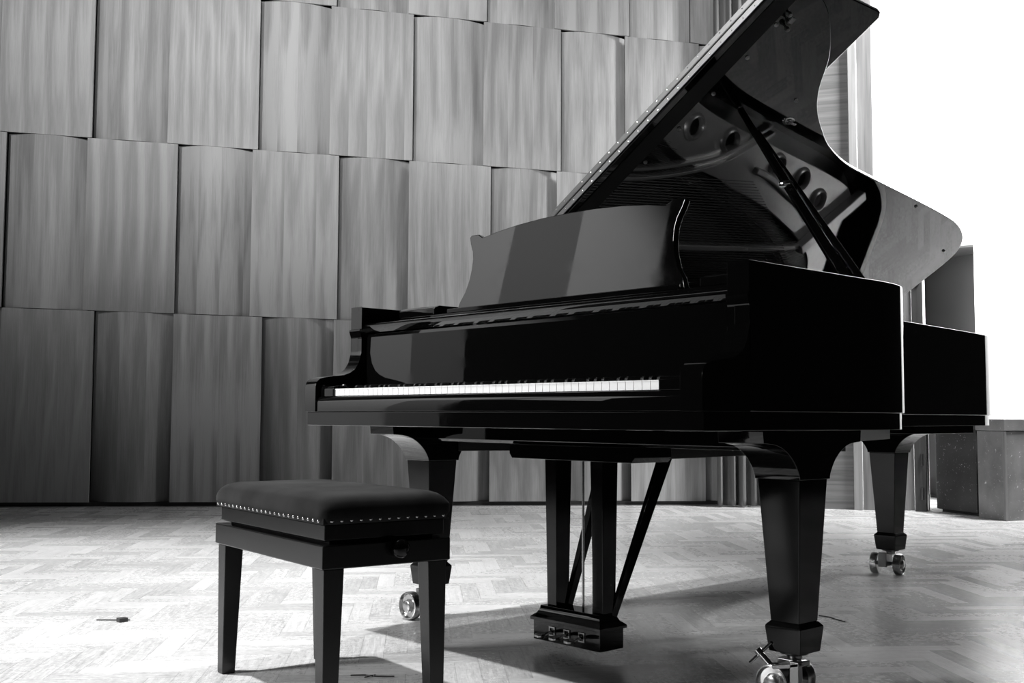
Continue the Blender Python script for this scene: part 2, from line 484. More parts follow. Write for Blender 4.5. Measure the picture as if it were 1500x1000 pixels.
# ------------------------------------------------------------------ storage cases at the back right
def obox(name, c, ang, lx, ly, z0, z1, mat, parent=None, bevel=0.004):
    return mk(name, BX(0, lx, 0, ly, z0, z1), mat, parent, bevel=bevel, loc=c, rot=(0, 0, ang))
ca = empty('storage_case', (-0.20, 5.16, 0), math.atan2(0.91, 0.41))
tag(ca, 'scuffed grey lidded case standing on the floor beyond the piano tail', 'case')
mk('body', BX(0, 0.55, 0.0, 0.24, 0.0, 0.555), 'crate', ca, bevel=0.004)
mk('lid', BX(-0.008, 0.558, -0.008, 0.248, 0.557, 0.63), 'crate', ca, bevel=0.006)
mk('edge_strip', BX(-0.006, 0.012, -0.006, 0.012, 0.0, 0.556), 'trimwood', ca, bevel=0.003)
cb = empty('storage_cabinet', (-0.86, 5.50, 0), math.atan2(-0.18, 0.40))
tag(cb, 'low dark cabinet standing between the metal pole and the scuffed case', 'cabinet')
mk('body', BX(0.03, 0.42, 0.02, 0.42, 0.02, 0.56), 'crate_dark', cb, bevel=0.004)
mk('top', BX(0.02, 0.43, 0.0, 0.43, 0.56, 0.625), 'crate_dark', cb, bevel=0.005)
mk('plinth', BX(0.05, 0.42, 0.05, 0.42, 0.0, 0.02), 'dark', cb)
pl = empty('metal_pole', (-0.872, 5.475, 0))
tag(pl, 'bright metal pole standing at the dark door edge beside the low dark cabinet', 'pole')
bm = bmesh.new(); rod(bm, (0, 0, 0.004), (0, 0, 1.1), 0.014, 20); mk('tube', bm, 'chrome', pl)
bm = bmesh.new(); lathe(bm, [(0, 0), (0.03, 0), (0.03, 0.004), (0, 0.006)], 20); mk('foot', bm, 'chrome', pl)

# ------------------------------------------------------------------ piano
W = 1.4827; ZT = 0.9685; ZG = 0.6463; ZB = 0.6066
piano = empty('grand_piano', (W/2, 1.4, 0))
tag(piano, 'black polished concert grand piano with raised lid standing on parquet floor', 'piano')
piano_off = Vector((-W/2, -1.4, 0))
def pp(name, bm, mat, parent=None, **kw):
    """a part of the piano modelled in world coordinates"""
    bmesh.ops.translate(bm, verts=bm.verts, vec=piano_off)
    return mk(name, bm, mat, parent or piano, **kw)

side = [(W, 0.157), (W, 0.40), (W, 0.60), (W, 0.72), (1.470, 0.81), (1.438, 0.885), (1.388, 0.965), (1.318, 1.045),
        (1.225, 1.13), (1.150, 1.22), (1.083, 1.33), (1.030, 1.45), (0.986, 1.61), (0.955, 1.83), (0.915, 2.20),
        (0.882, 2.48), (0.852, 2.65), (0.803, 2.77), (0.737, 2.85), (0.655, 2.89), (0.50, 2.90), (0.22, 2.90), (0.07, 2.89), (0.015, 2.86), (0.0, 2.80), (0.0, 2.4)]
outl = catmull(side, 5)[:] + [(0.0, 1.6), (0.0, 0.8), (0.0, 0.157)]
TH = 0.04
inn = offset(outl, TH)
inn[0] = (W-TH, 0.157); inn[-1] = (TH, 0.157)
# case rim
def ring(bm, A_, B_, z0, z1):
    n = len(A_)
    v = [[bm.verts.new((p[0], p[1], z)) for p in L] for L, z in ((A_, z0), (A_, z1), (B_, z1), (B_, z0))]
    for i in range(n-1):
        for j in range(4):
            k = (j+1) % 4
            bm.faces.new((v[j][i], v[j][i+1], v[k][i+1], v[k][i]))
    bm.faces.new([v[j][0] for j in range(4)]); bm.faces.new([v[j][n-1] for j in (3, 2, 1, 0)])
bm = bmesh.new(); ring(bm, outl, inn, ZG, ZT); pp('rim', bm, 'black', bevel=0.0032, seg=3, smooth=30)
bm = bmesh.new(); ring(bm, offset(outl, 0.007), offset(outl, 0.05), ZB, ZG+0.001); pp('base_rail', bm, 'black', bevel=0.0015, smooth=30)

# keybed and front band
pp('keybed', BX(0.005, W-0.001, 0.002, 0.50, ZB, ZG), 'black', bevel=0.002)
# arms with the scrolled cheek profile
prof = [(-0.004, ZG+0.0005), (-0.004, 0.722), (0.0005, 0.735), (0.011, 0.744), (0.03, 0.749), (0.06, 0.753), (0.095, 0.757), (0.118, 0.765),
        (0.135, 0.777), (0.148, 0.797), (0.156, 0.825), (0.160, 0.848), (0.157, 0.872), (0.150, 0.893), (0.150, 0.898), (0.1565, 0.9),
        (0.1565, ZT), (0.30, ZT), (0.30, ZG+0.0005)]
prof_l = prof[:-3] + [(0.1572, ZT), (0.1572, ZG+0.0005)]
AW = 0.057
for nm, x0, x1 in (('arm', 0.0, AW), ('arm', W-AW, W)):
    bm = bmesh.new()
    prism(bm, prof_l, 'x', x0, x1)
    pp(nm, bm, 'black', bevel=0.0036, seg=3, smooth=30)
# inner cheeks (between rim and fallboard)
for x0, x1 in ((TH, AW), (W-AW, W-TH)):
    pp('cheek', BX(x0, x1, 0.1575, 0.40, ZG, 0.915), 'black', bevel=0.002)
# key blocks
kx0 = (W-1.222)/2; kx1 = W-kx0
for x0, x1 in ((AW+0.002, kx0-0.003), (kx1+0.003, W-AW-0.002)):
    bm = bmesh.new()
    prism(bm, [(0.012, 0.690), (0.012, 0.714), (0.016, 0.720), (0.026, 0.7225), (0.17, 0.7225), (0.17, 0.690)], 'x', x0, x1)
    kb = pp('key_block', bm, 'black', bevel=0.0025)
    bm = bmesh.new()
    cx = x0 + (x1-x0)*0.75
    lathe(bm, [(0, 0), (0.007, 0), (0.007, 0.002), (0.004, 0.005), (0, 0.006)], 16, Matrix.Translation((cx, 0.06, 0.7225)))
    bmesh.ops.translate(bm, verts=bm.verts, vec=piano_off)
    mk('screw', bm, 'brass', kb)
# key slip
bm = bmesh.new()
prism(bm, [(0.000, ZG+0.001), (0.000, 0.675), (0.003, 0.684), (0.009, 0.690), (0.012, 0.6905), (0.012, ZG+0.001)], 'x', AW+0.001, W-AW-0.001)
pp('key_slip', bm, 'black', bevel=0.0008)

# keys
YK = 0.0165; KL = 0.15; KP = 1.222/52
whites = []
black_after = lambda i: i < 51 and (i % 7) in (0, 2, 3, 5, 6)
for i in range(52):
    x = kx0 + i*KP; bm = bmesh.new()
    l = 0.0055 if (i > 0 and black_after(i-1)) else 0.0
    r_ = 0.0055 if black_after(i) else 0.0
    g = 0.0005
    pts = [(x+g, YK), (x+KP-g, YK), (x+KP-g, YK+0.05), (x+KP-g-r_, YK+0.05), (x+KP-g-r_, YK+KL), (x+g+l, YK+KL), (x+g+l, YK+0.05), (x+g, YK+0.05)]
    q = [p for j, p in enumerate(pts) if p not in pts[:j]]
    prism(bm, q, 'z', 0.7105, 0.7130)
    box(bm, x+g+0.0004, x+KP-g-0.0004, YK+0.0012, YK+0.049, 0.6925, 0.7105)
    pp('white_key', bm, 'ivory', smooth=0)
kb_bm = bmesh.new()
prism(kb_bm, [(YK+0.052, 0.700), (YK+0.055, 0.7215), (YK+0.061, 0.7245), (YK+KL, 0.7245), (YK+KL, 0.700)], 'x', -0.0048, 0.0048)
firstk = None
for i in range(52):
    if not black_after(i): continue
    x = kx0 + (i+1)*KP
    if firstk is None:
        bmesh.ops.translate(kb_bm, verts=kb_bm.verts, vec=(0, -1.4, 0))
        firstk = mk('black_key', kb_bm, 'ebony', piano, bevel=0.0016, seg=2); firstk.location.x = x-W/2
    else:
        copyobj(firstk, 'black_key', piano, (x-W/2, 0, 0))

# fallboard
bm = bmesh.new()
prism(bm, [(0.1705, 0.7150), (0.1745, 0.874), (0.178, 0.884), (0.205, 0.884), (0.205, 0.7150)], 'x', AW+0.001, W-AW-0.001)
fb = pp('fallboard', bm, 'black', bevel=0.0015, smooth=5)
bm = bmesh.new()
prism(bm, [(0.1790, 0.888), (0.1680, 0.9035), (0.1660, 0.909), (0.169, 0.914), (0.178, 0.917), (0.285, 0.922), (0.285, 0.888)], 'x', AW+0.001, W-AW-0.001)
bmesh.ops.translate(bm, verts=bm.verts, vec=piano_off); mk('lip', bm, 'black', fb, bevel=0.001)
# music shelf with its slides
sh = pp('music_shelf', BX(TH+0.03, W-TH-0.03, 0.29, 0.60, 0.925, 0.940), 'black', bevel=0.002)
for x0, x1 in ((0.06, 0.24), (W-0.24, W-0.06)):
    bm = bmesh.new(); 
    prism(bm, [(0.295, 0.9405), (0.295, 0.962), (0.315, 0.970), (0.60, 0.970), (0.60, 0.9405)], 'x', x0, x1)
    bmesh.ops.translate(bm, verts=bm.verts, vec=piano_off); mk('slide_block', bm, 'black', sh, bevel=0.003)
# music desk
cx = W/2
half = [(0.0, 1.191), (0.10, 1.190), (0.20, 1.184), (0.29, 1.174), (0.335, 1.166), (0.352, 1.164), (0.362, 1.169), (0.372, 1.1755), (0.405, 1.1765),
        (0.412, 1.170), (0.405, 1.150), (0.392, 1.125), (0.386, 1.10), (0.386, 1.07), (0.392, 1.035), (0.405, 1.000), (0.425, 0.970), (0.435, 0.9415)]
desk = [(cx+x, z) for x, z in half] + [(cx-x, z) for x, z in half[::-1] if x > 0]
bm = bmesh.new(); prism(bm, desk, 'y', 0.0, 0.020)
ang = R(-8)
for v in bm.verts:
    z = v.co.z-0.9415; y = v.co.y
    v.co.y = 0.325 + y*math.cos(ang) - z*math.sin(ang); v.co.z = 0.9415 + y*math.sin(ang) + z*math.cos(ang)
    v.co.z += 0.0033
pp('music_desk', bm, 'black', bevel=0.0025, smooth=30)
bm = bmesh.new(); box(bm, cx-0.44, cx+0.44, 0.297, 0.350, 0.9405, 0.9475); box(bm, cx-0.44, cx+0.44, 0.293, 0.300, 0.9405, 0.953)
pp('desk_ledge', bm, 'black', bevel=0.0015)

# interior: soundboard, plate, struts, bridges, strings, pins, dampers
inn_full = [p for p in inn if p[1] > 0.60]
inner_poly = [(W-TH, 0.60)] + [p for p in inn if p[1] > 0.601] + [(TH, 0.60)]
bm = bmesh.new(); prism(bm, offset(inner_poly, 0.001), 'z', 0.78, 0.79); pp('soundboard', bm, 'wood_in', smooth=0)
pp('pin_block', BX(TH+0.001, W-TH-0.001, 0.60, 0.86, 0.80, 0.885), 'plate', bevel=0.004)
def circ(cx_, cy_, r, n=28, ry=None): return [(cx_+r*math.cos(2*PI*k/n), cy_+(ry or r)*math.sin(2*PI*k/n)) for k in range(n)]
PZ = 0.885
holes_c = [(0.915, 1.30), (0.805, 1.515), (0.79, 1.745), (0.745, 2.09), (0.715, 2.29), (0.645, 2.46)]
# plate flange follows the bentside; its inner edge is the hitch line
fl = offset(outl, 0.115)
fl = [p for p in fl if p[1] > 0.95 and p[0] > 0.30]
flo = [p for p in fl if p[1] < 2.68]
hitch = catmull([(1.22, 0.92), (1.05, 1.03), (0.86, 1.18), (0.72, 1.40), (0.655, 1.62), (0.635, 1.76), (0.61, 1.86), (0.585, 2.02), (0.54, 2.20), (0.47, 2.40), (0.38, 2.55), (0.20, 2.62), (0.10, 2.62)], 5)
outline_p = [(1.36, 0.86)] + [(p[0], p[1]) for p in flo] + [(0.70, 2.70), (0.10, 2.70)] + hitch[::-1] + [(1.26, 0.86)]
bm = curve_plate(outline_p, [circ(x, y, 0.036) for x, y in holes_c], PZ-0.012, PZ)
plate = pp('iron_plate', bm, 'plate', smooth=30)
def lp(name, bm, mat, parent=plate, **kw):
    bmesh.ops.translate(bm, verts=bm.verts, vec=piano_off); return mk(name, bm, mat, parent, **kw)
for x, y in holes_c:
    bm = bmesh.new(); lathe(bm, [(0.036, 0), (0.036, 0.010), (0.042, 0.016), (0.050, 0.012), (0.056, 0)], 32, Matrix.Translation((x, y, PZ-0.001)))
    lp('hole_ring', bm, 'plate', smooth=60)
# long struts from pin block to the flange
def ribbon(pts, w, z0, z1):
    L_ = offset(pts, w/2); R_ = offset(pts, -w/2)
    bm = bmesh.new(); prism(bm, L_ + R_[::-1], 'z', z0, z1); return bm
strut_c = catmull([(0.52, 0.86), (0.545, 1.10), (0.575, 1.30), (0.63, 1.52), (0.71, 1.74), (0.84, 1.93), (0.87, 1.965)], 8)
lp('strut', ribbon(strut_c, 0.012, PZ-0.02, PZ+0.030), 'plate', bevel=0.003)
lp('strut', ribbon(offset(strut_c, -0.035), 0.010, PZ-0.02, PZ+0.026), 'plate', bevel=0.003)
for pts in ([(0.86, 0.86), (0.86, 1.10), (0.88, 1.22)], [(1.10, 0.86), (1.10, 0.97)], [(0.30, 0.86), (0.34, 1.6), (0.40, 2.20), (0.44, 2.46)]):
    lp('strut', ribbon(catmull(pts, 6), 0.022, PZ-0.02, PZ+0.028), 'plate', bevel=0.004)
lp('tail_bar', BX(-0.022, 0.022, 0, 0.44, PZ+0.002, PZ+0.045, mat=Matrix.Translation((0.42, 2.42, 0)) @ Matrix.Rotation(R(-43), 4, 'Z')), 'plate', bevel=0.004)
# raised hitch rail of the bass section
rail = catmull([(0.705, 1.95), (0.69, 2.06), (0.655, 2.18), (0.60, 2.35), (0.55, 2.44)], 6)
lp('hitch_rail', ribbon(rail, 0.03, PZ-0.01, PZ+0.022), 'plate', bevel=0.008, seg=3)
# bridges
br1 = catmull([(1.20, 0.90), (1.0, 1.02), (0.80, 1.19), (0.66, 1.42), (0.60, 1.66), (0.53, 1.96), (0.44, 2.22), (0.33, 2.42)], 8)
pp('treble_bridge', ribbon(offset(br1, 0.0), 0.035, 0.79, 0.868), 'wood_in', bevel=0.002)
br2 = catmull([(0.58, 1.86), (0.53, 2.06), (0.44, 2.28), (0.33, 2.44), (0.20, 2.52)], 8)
pp('bass_bridge', ribbon(br2, 0.045, 0.79, 0.885), 'wood_in', bevel=0.002)
# strings
bm = bmesh.new()
def edge_at(x, curve):
    best = min(curve, key=lambda p: abs(p[0]-x)); return best[1]
nst = 150
for k in range(nst):
    x = 0.30 + (1.30-0.30)*k/(nst-1)
    if any(abs(x-q) < 0.02 for q in (0.86, 1.10)): continue
    ye = edge_at(x - 0.02, hitch) + 0.01
    if ye < 0.95: continue
    rod(bm, (x, 0.70, PZ+0.012), (x-0.03*(ye-0.7), ye, PZ+0.006), 0.0009, 4)
for k in range(44):
    t = k/43; x0 = 0.10 + 0.42*t
    x1 = 0.24 + 0.42*t; y1 = 2.44 - 0.50*t**1.5
    rod(bm, (x0, 0.70, PZ+0.022), (x1, y1, PZ+0.028), 0.0016, 5)
st = pp('strings', bm, 'string', smooth=60); st['kind'] = 'stuff'
bm = bmesh.new()
for k in range(80):
    for j in range(3):
        x = 0.10 + 1.24*k/79 + 0.004*j; y = 0.64 + 0.045*j
        rod(bm, (x, y, PZ-0.001), (x, y+0.004, PZ+0.028), 0.0034, 6)
tp = pp('tuning_pins', bm, 'string', smooth=0); tp['kind'] = 'stuff'
bm = bmesh.new()
for k in range(64):
    x = 0.12 + 0.98*k/63; y = 1.02 - 0.16*(k/63) + 0.02*math.sin(k)
    if k % 1 == 0: box(bm, x-0.005, x+0.005, y, y+0.045, PZ+0.020, PZ+0.050)
dm = pp('dampers', bm, 'ebony', smooth=0, bevel=0.001); dm['kind'] = 'stuff'

# lid: turned about the bass side
TL = R(32.35)
lid_s = [(1.505, 0.635), (1.505, 0.72), (1.492, 0.81), (1.460, 0.89), (1.408, 0.97), (1.338, 1.055), (1.240, 1.135), (1.167, 1.22),
         (1.104, 1.33), (1.052, 1.445), (1.005, 1.615), (0.977, 1.83), (0.937, 2.195), (0.903, 2.475), (0.873, 2.65), (0.822, 2.79),
         (0.755, 2.875), (0.67, 2.912), (0.50, 2.92), (0.20, 2.92), (0.05, 2.91), (0.0, 2.87), (-0.012, 2.78), (-0.012, 2.4)]
lid_o = catmull(lid_s, 5) + [(-0.012, 0.635)]
lid_e = bpy.data.objects.new('lid_pivot', None)
HZ = ZT + 0.0
def lidco(bm):
    m = Matrix.Translation((0, 0, HZ)) @ Matrix.Rotation(-TL, 4, 'Y')
    bmesh.ops.transform(bm, matrix=m, verts=bm.verts); return bm
bpy.data.objects.remove(lid_e)
bm = bmesh.new(); prism(bm, lid_o, 'z', 0.0, 0.019); lidco(bm)
lid = pp('lid', bm, 'lidblack', bevel=0.003, smooth=30)
def ld(name, bm, mat, **kw):
    lidco(bm); bmesh.ops.translate(bm, verts=bm.verts, vec=piano_off); return mk(name, bm, mat, lid, **kw)
# folded front flap lying on the lid
bm = bmesh.new()
prism(bm, [(-0.012, 0.632), (-0.012, 1.10), (0.0, 1.122), (1.50, 1.122), (1.516, 1.106), (1.516, 0.632)], 'z', 0.0225, 0.0415); lidco(bm)
flap = pp('lid_flap', bm, 'lidblack', bevel=0.004, smooth=30)
# piano hinge along the fold
bm = bmesh.new()
box(bm, 0.0, 1.505, 0.6262, 0.6300, 0.002, 0.0395)
m_, L_ = aim((0.0, 0.6265, 0.0208), (1.505, 0.6265, 0.0208))
lathe(bm, [(0, 0), (0.0032, 0), (0.0032, L_), (0, L_)], 10, m_)
hg = ld('fold_hinge', bm, 'hinge', bevel=0.0004)
screw0 = None
for k in range(34):
    for z in (0.009, 0.033):
        px_ = 0.03 + 0.044*k + (0.012 if z > 0.02 else 0)
        if screw0 is None:
            bm = bmesh.new(); lathe(bm, [(0, 0), (0.0019, 0.0), (0.0016, 0.0010), (0, 0.0013)], 8, Matrix.Rotation(R(90), 4, 'X'))
            screw0 = mk('screw', bm, 'chrome', hg, smooth=0); base = screw0
        else: base = copyobj(screw0, 'screw', hg)
        wp = Matrix.Translation((0, 0, HZ)) @ Matrix.Rotation(-TL, 4, 'Y') @ Vector((px_, 0.6262, z))
        base.location = wp + piano_off; base.rotation_euler = (0, -TL, 0)
bm = bmesh.new(); box(bm, 0.02, 1.49, 0.662, 0.728, -0.0025, 0.0); ld('dark_strip', bm, 'void')  # added matte black strip for the dark band behind the fold
# bumpers under the lid
for s, y in ((1.175, 1.09), (1.252, 0.753), (1.11, 0.755), (0.963, 0.753), (0.814, 0.746), (0.909, 2.249), (0.721, 2.785), (1.373, 0.744)):
    bm = bmesh.new(); lathe(bm, [(0, -0.006), (0.004, -0.006), (0.006, -0.003), (0.0065, 0.0)], 14, Matrix.Translation((s, y, 0)))
    ld('bumper', bm, 'rubber')
# prop sockets and lock plate
for s, y in ((1.099, 1.146),):
    bm = bmesh.new(); m0 = Matrix.Translation((s, y, 0)) @ Matrix.Diagonal((0.75, 1.25, 1, 1))
    lathe(bm, [(0.0, -0.001), (0.007, -0.001), (0.008, -0.006), (0.011, -0.006), (0.013, -0.002), (0.021, -0.002), (0.022, 0.0)], 28, m0)
    box(bm, s-0.004, s+0.004, y+0.006, y+0.032, -0.010, -0.003)
    ld('prop_socket', bm, 'chrome', smooth=40)
bm = bmesh.new()
for s, y, q in ((1.421, 0.735, 0.008), (1.402, 0.750, 0.006), (1.380, 0.775, 0.008)):
    lathe(bm, [(0, -0.022), (q*0.8, -0.02), (q, -0.012), (q*0.5, -0.006), (q*0.5, 0)], 18, Matrix.Translation((s, y, 0)))
box(bm, 1.392, 1.410, 0.770, 0.79, -0.004, 0.0)
ld('lid_lock', bm, 'hinge', smooth=40)

# prop
P0 = Vector((1.446, 0.615, 0.955)); P1_ = Vector((0.922, 0.905, 1.548))
def bar(bm, a, b, w0, w1, t0, t1):
    a = Vector(a); b = Vector(b); d = (b-a).normalized()
    sd = Vector((0.77, 0.5, 0.0)); sd = (sd - d*sd.dot(d)).normalized(); nn = d.cross(sd)
    v = []
    for p, w, t in ((a, w0, t0), (b, w1, t1)):
        for sx, sy in ((-1, -1), (1, -1), (1, 1), (-1, 1)): v.append(bm.verts.new(p + sd*sx*w/2 + nn*sy*t/2))
    for q in range(4): bm.faces.new((v[q], v[(q+1) % 4], v[4+(q+1) % 4], v[4+q]))
    bm.faces.new(v[:4][::-1]); bm.faces.new(v[4:])
bm = bmesh.new(); bar(bm, P0, P1_, 0.026, 0.017, 0.020, 0.014)
prop = pp('lid_prop', bm, 'black', bevel=0.0025)
d_ = (P1_-P0)
bm = bmesh.new(); off_ = Vector((0.028, 0.018, -0.002))
bar(bm, P0+off_+d_*0.02, P0 + d_*0.86 + Vector((0.010, 0.012, 0)), 0.020, 0.004, 0.016, 0.006)
lp('inner_stick', bm, 'black', prop, bevel=0.002)
bm = bmesh.new(); q = P0 + d_*0.52
m_, L_ = aim(q - Vector((0.012, 0.014, 0.0)), q + Vector((0.012, -0.010, 0)))
lathe(bm, [(0, 0), (0.009, 0), (0.010, 0.004), (0.010, L_), (0.007, L_+0.006), (0, L_+0.007)], 14, m_)
lp('latch', bm, 'chrome', prop)
bm = bmesh.new(); box(bm, P0.x-0.03, P0.x+0.012, P0.y-0.03, P0.y+0.03, 0.93, 0.957)
lp('pivot_bracket', bm, 'brass', prop, bevel=0.002)

# underside framing
bm = bmesh.new(); prism(bm, [(0.36, ZB-0.0005), (0.36, 0.566), (0.366, 0.558), (0.49, 0.558), (0.49, ZB-0.0005)], 'x', 0.135, 1.348)
pp('cross_beam', bm, 'black', bevel=0.0015)
for a, b, w in (((0.11, 0.49), (0.50, 1.30), 0.07), ((0.95, 0.49), (0.86, 1.5), 0.07), ((1.25, 0.49), (0.80, 1.9), 0.06), ((0.30, 1.1), (0.45, 2.3), 0.07)):
    bm = ribbon([a, b], w, 0.525 if a[0] < 1.1 and a[1] < 1 else 0.56, ZB-0.001); pp('beam', bm, 'dark', bevel=0.002)
bm = bmesh.new(); prism(bm, offset([p for p in outl if p[1] > 0.50], 0.05), 'z', ZB+0.002, ZB+0.018); pp('bottom_board', bm, 'dark', smooth=0)
pp('tail_block', BX(0.22, 0.80, 2.14, 2.62, 0.575, ZB), 'black', bevel=0.002)

# legs with brackets, blocks and casters
ZC, ZF = 0.4957, 0.1077
def wheel(bm, c, axis, r=0.043, w=0.030):
    m = Matrix.Translation(c) @ Vector(axis).to_track_quat('Z', 'Y').to_matrix().to_4x4()
    lathe(bm, [(0.010, -w/2), (r*0.9, -w/2), (r, -w/2+0.004), (r, w/2-0.006), (r-0.002, w/2-0.001), (r*0.88, w/2), (r*0.84, w/2-0.004),
               (r*0.80, w/2-0.010), (r*0.50, w/2-0.011), (r*0.44, w/2-0.006), (r*0.40, w/2+0.003), (r*0.32, w/2+0.005), (0, w/2+0.005)], 40, m)
def leg(cx_, cy_, flare, cdir, brake, trail, shift):
    """flare: 'y' or 'x' bracket direction; cdir: angle of the axle; casters trail sideways"""
    le = empty('leg', (cx_ - W/2, cy_-1.4, 0)); le.parent = piano
    ht, hb = 0.0560, 0.0375
    bm = bmesh.new()
    va = [bm.verts.new((sx*ht, sy*ht, ZC)) for sx, sy in ((-1,-1),(1,-1),(1,1),(-1,1))]
    vb = [bm.verts.new((sx*hb, sy*hb, 0.175)) for sx, sy in ((-1,-1),(1,-1),(1,1),(-1,1))]
    bm.faces.new(va); bm.faces.new(vb[::-1])
    for q in range(4): bm.faces.new((va[q], vb[q], vb[(q+1) % 4], va[(q+1) % 4]))
    mk('leg_column', bm, 'legblack', le, bevel=0.002)
    bm = bmesh.new(); rows = [(0.0375, 0.176), (0.047, 0.166), (0.047, 0.160), (0.041, ZF), (0.0, ZF)]
    rg = []
    for h, z in rows[:-1]: rg.append([bm.verts.new((sx*h, sy*h, z)) for sx, sy in ((-1,-1),(1,-1),(1,1),(-1,1))])
    for a_, b_ in zip(rg, rg[1:]):
        for q in range(4): bm.faces.new((a_[q], b_[q], b_[(q+1) % 4], a_[(q+1) % 4]))
    bm.faces.new(rg[0]); bm.faces.new(rg[-1][::-1])
    mk('foot_block', bm, 'legblack', le, bevel=0.002)
    # head bracket
    h = ht + 0.0045; ztop = ZB - 0.001
    c1 = [(h, ZC), (h+0.004, ZC+0.014), (h+0.022, ZC+0.040), (h+0.052, ZC+0.064), (h+0.088, ZC+0.078), (h+0.135, ZC+0.083), (h+0.138, ztop)]
    c1 = catmull(c1[:-1], 4) + [c1[-1]]
    pts = c1 + [(-x, z) for x, z in c1[::-1]]
    bm = bmesh.new(); prism(bm, pts, flare if flare != 'y' else 'x', -h, h) if flare == 'y' else prism(bm, pts, 'y', -h, h)
    mk('head_bracket', bm, 'black', le, bevel=0.0015, smooth=40)
    # caster
    ax = Vector((math.cos(cdir), math.sin(cdir), 0)); tr = Vector((-ax.y, ax.x, 0))
    c = tr*trail + Vector((0, 0, 0.0435)) + (ax*shift)
    bm = bmesh.new()
    lathe(bm, [(0, 0.1075), (0.034, 0.1075), (0.034, 0.103), (0.018, 0.100), (0.015, 0.088), (0, 0.088)], 28)
    m0 = Matrix.Rotation(cdir, 4, 'Z')
    box(bm, shift-0.017, shift+0.017, -0.016, trail+0.012, 0.036, 0.093, mat=m0)
    rod(bm, c - ax*0.06, c + ax*0.06, 0.008, 16)
    if brake:
        box(bm, 0.036, 0.060, -0.076, -0.060, 0.008, 0.101)
        prism(bm, [(-0.012, 0.084), (0.030, 0.093), (0.060, 0.101), (0.060, 0.091), (0.034, 0.084), (-0.008, 0.076)], 'y', -0.076, -0.030)
    mk('caster_fork', bm, 'steel', le, bevel=0.003, smooth=40)
    for sgn in (-1, 1):
        bm = bmesh.new(); wheel(bm, c + ax*sgn*0.047, ax*sgn); mk('caster_wheel', bm, 'brass', le, smooth=40)
    if brake:
        bm = bmesh.new(); p0 = c - ax*0.047 + tr*0.010 + Vector((0, 0, 0.038)); p1 = p0 + tr*0.026 + Vector((0, 0, 0.022))
        rod(bm, p0, p1, 0.007, 14)
        lathe(bm, [(0, 0), (0.009, 0), (0.009, 0.012), (0, 0.013)], 14, aim(p1 - (p1-p0)*0.1, p1)[0])
        dd = (rt*0.8 + up*0.75).normalized()*0.033
        rod(bm, p1 - dd, p1 + dd, 0.004, 12)
        mk('brake_key', bm, 'chrome', le, smooth=40)
    return le
leg(1.408, 0.420, 'y', R(92), True, 0.016, -0.012)
leg(0.075, 0.420, 'y', R(92), False, 0.024, -0.015)
leg(0.554, 2.394, 'x', R(12), False, 0.050, -0.030)

# lyre
ly = empty('pedal_lyre', (0.75-W/2, 0.39-1.4, 0)); ly.parent = piano
LO = Vector((-0.75, -0.39, 0))
def lyp(name, bm, mat, **kw):
    bmesh.ops.translate(bm, verts=bm.verts, vec=LO); return mk(name, bm, mat, ly, **kw)
bm = bmesh.new()
prism(bm, [(0.513, 0.557), (0.513, 0.530), (0.524, 0.517), (0.976, 0.517), (0.987, 0.530), (0.987, 0.557)], 'y', 0.355, 0.50)
lyp('lyre_head', bm, 'black', bevel=0.0015)
for x in (0.674, 0.846):
    bm = bmesh.new(); v = []
    for z, hx, hy in ((0.517, 0.0225, 0.030), (0.121, 0.0180, 0.024)):
        v.append([bm.verts.new((x+sx*hx, 0.392+sy*hy, z)) for sx, sy in ((-1,-1),(1,-1),(1,1),(-1,1))])
    bm.faces.new(v[0]); bm.faces.new(v[1][::-1])
    for q in range(4): bm.faces.new((v[0][q], v[1][q], v[1][(q+1) % 4], v[0][(q+1) % 4]))
    lyp('pillar', bm, 'legblack', bevel=0.002)
bm = bmesh.new(); v = []
for z, d in ((0.030, 0.0), (0.082, 0.0), (0.0825, 0.007), (0.090, 0.007), (0.094, 0.003), (0.101, -0.006), (0.112, -0.012), (0.121, -0.013)):
    v.append([bm.verts.new(((0.7525+sx*(0.124+d)), (0.388+sy*(0.045+d)), z)) for sx, sy in ((-1,-1),(1,-1),(1,1),(-1,1))])
bm.faces.new(v[0][::-1]); bm.faces.new(v[-1])
for a_, b_ in zip(v, v[1:]):
    for q in range(4): bm.faces.new((a_[q], a_[(q+1) % 4], b_[(q+1) % 4], b_[q]))
lyp('lyre_base', bm, 'black', bevel=0.001)
for x in (0.702, 0.757, 0.812):
    bm = bmesh.new(); y = 0.342
    box(bm, x-0.011, x+0.011, y-0.002, y+0.001, 0.068, 0.0715); box(bm, x-0.011, x+0.011, y-0.002, y+0.001, 0.047, 0.0505)
    box(bm, x-0.011, x-0.0075, y-0.002, y+0.001, 0.0505, 0.068); box(bm, x+0.0075, x+0.011, y-0.002, y+0.001, 0.0505, 0.068)
    lyp('pedal_plate', bm, 'brass')
    bm = bmesh.new()
    pts = [(-0.004, 0), (-0.005, -0.035), (-0.011, -0.055), (-0.016, -0.075), (-0.014, -0.092), (-0.006, -0.101), (0.006, -0.101), (0.014, -0.092), (0.016, -0.075), (0.011, -0.055), (0.005, -0.035), (0.004, 0)]
    prism(bm, [(x+p, 0.345+q*0.62) for p, q in pts], 'z', 0.055, 0.0625)
    for vv in bm.verts: vv.co.z -= max(0, (0.335-vv.co.y))*0.10
    lyp('pedal', bm, 'brass', bevel=0.002, smooth=40)
bm = bmesh.new(); rod(bm, (0.757, 0.405, 0.115), (0.757, 0.405, 0.56), 0.0036, 10); rod(bm, (0.775, 0.425, 0.115), (0.775, 0.425, 0.56), 0.0026, 10)
lyp('pedal_rod', bm, 'brass')
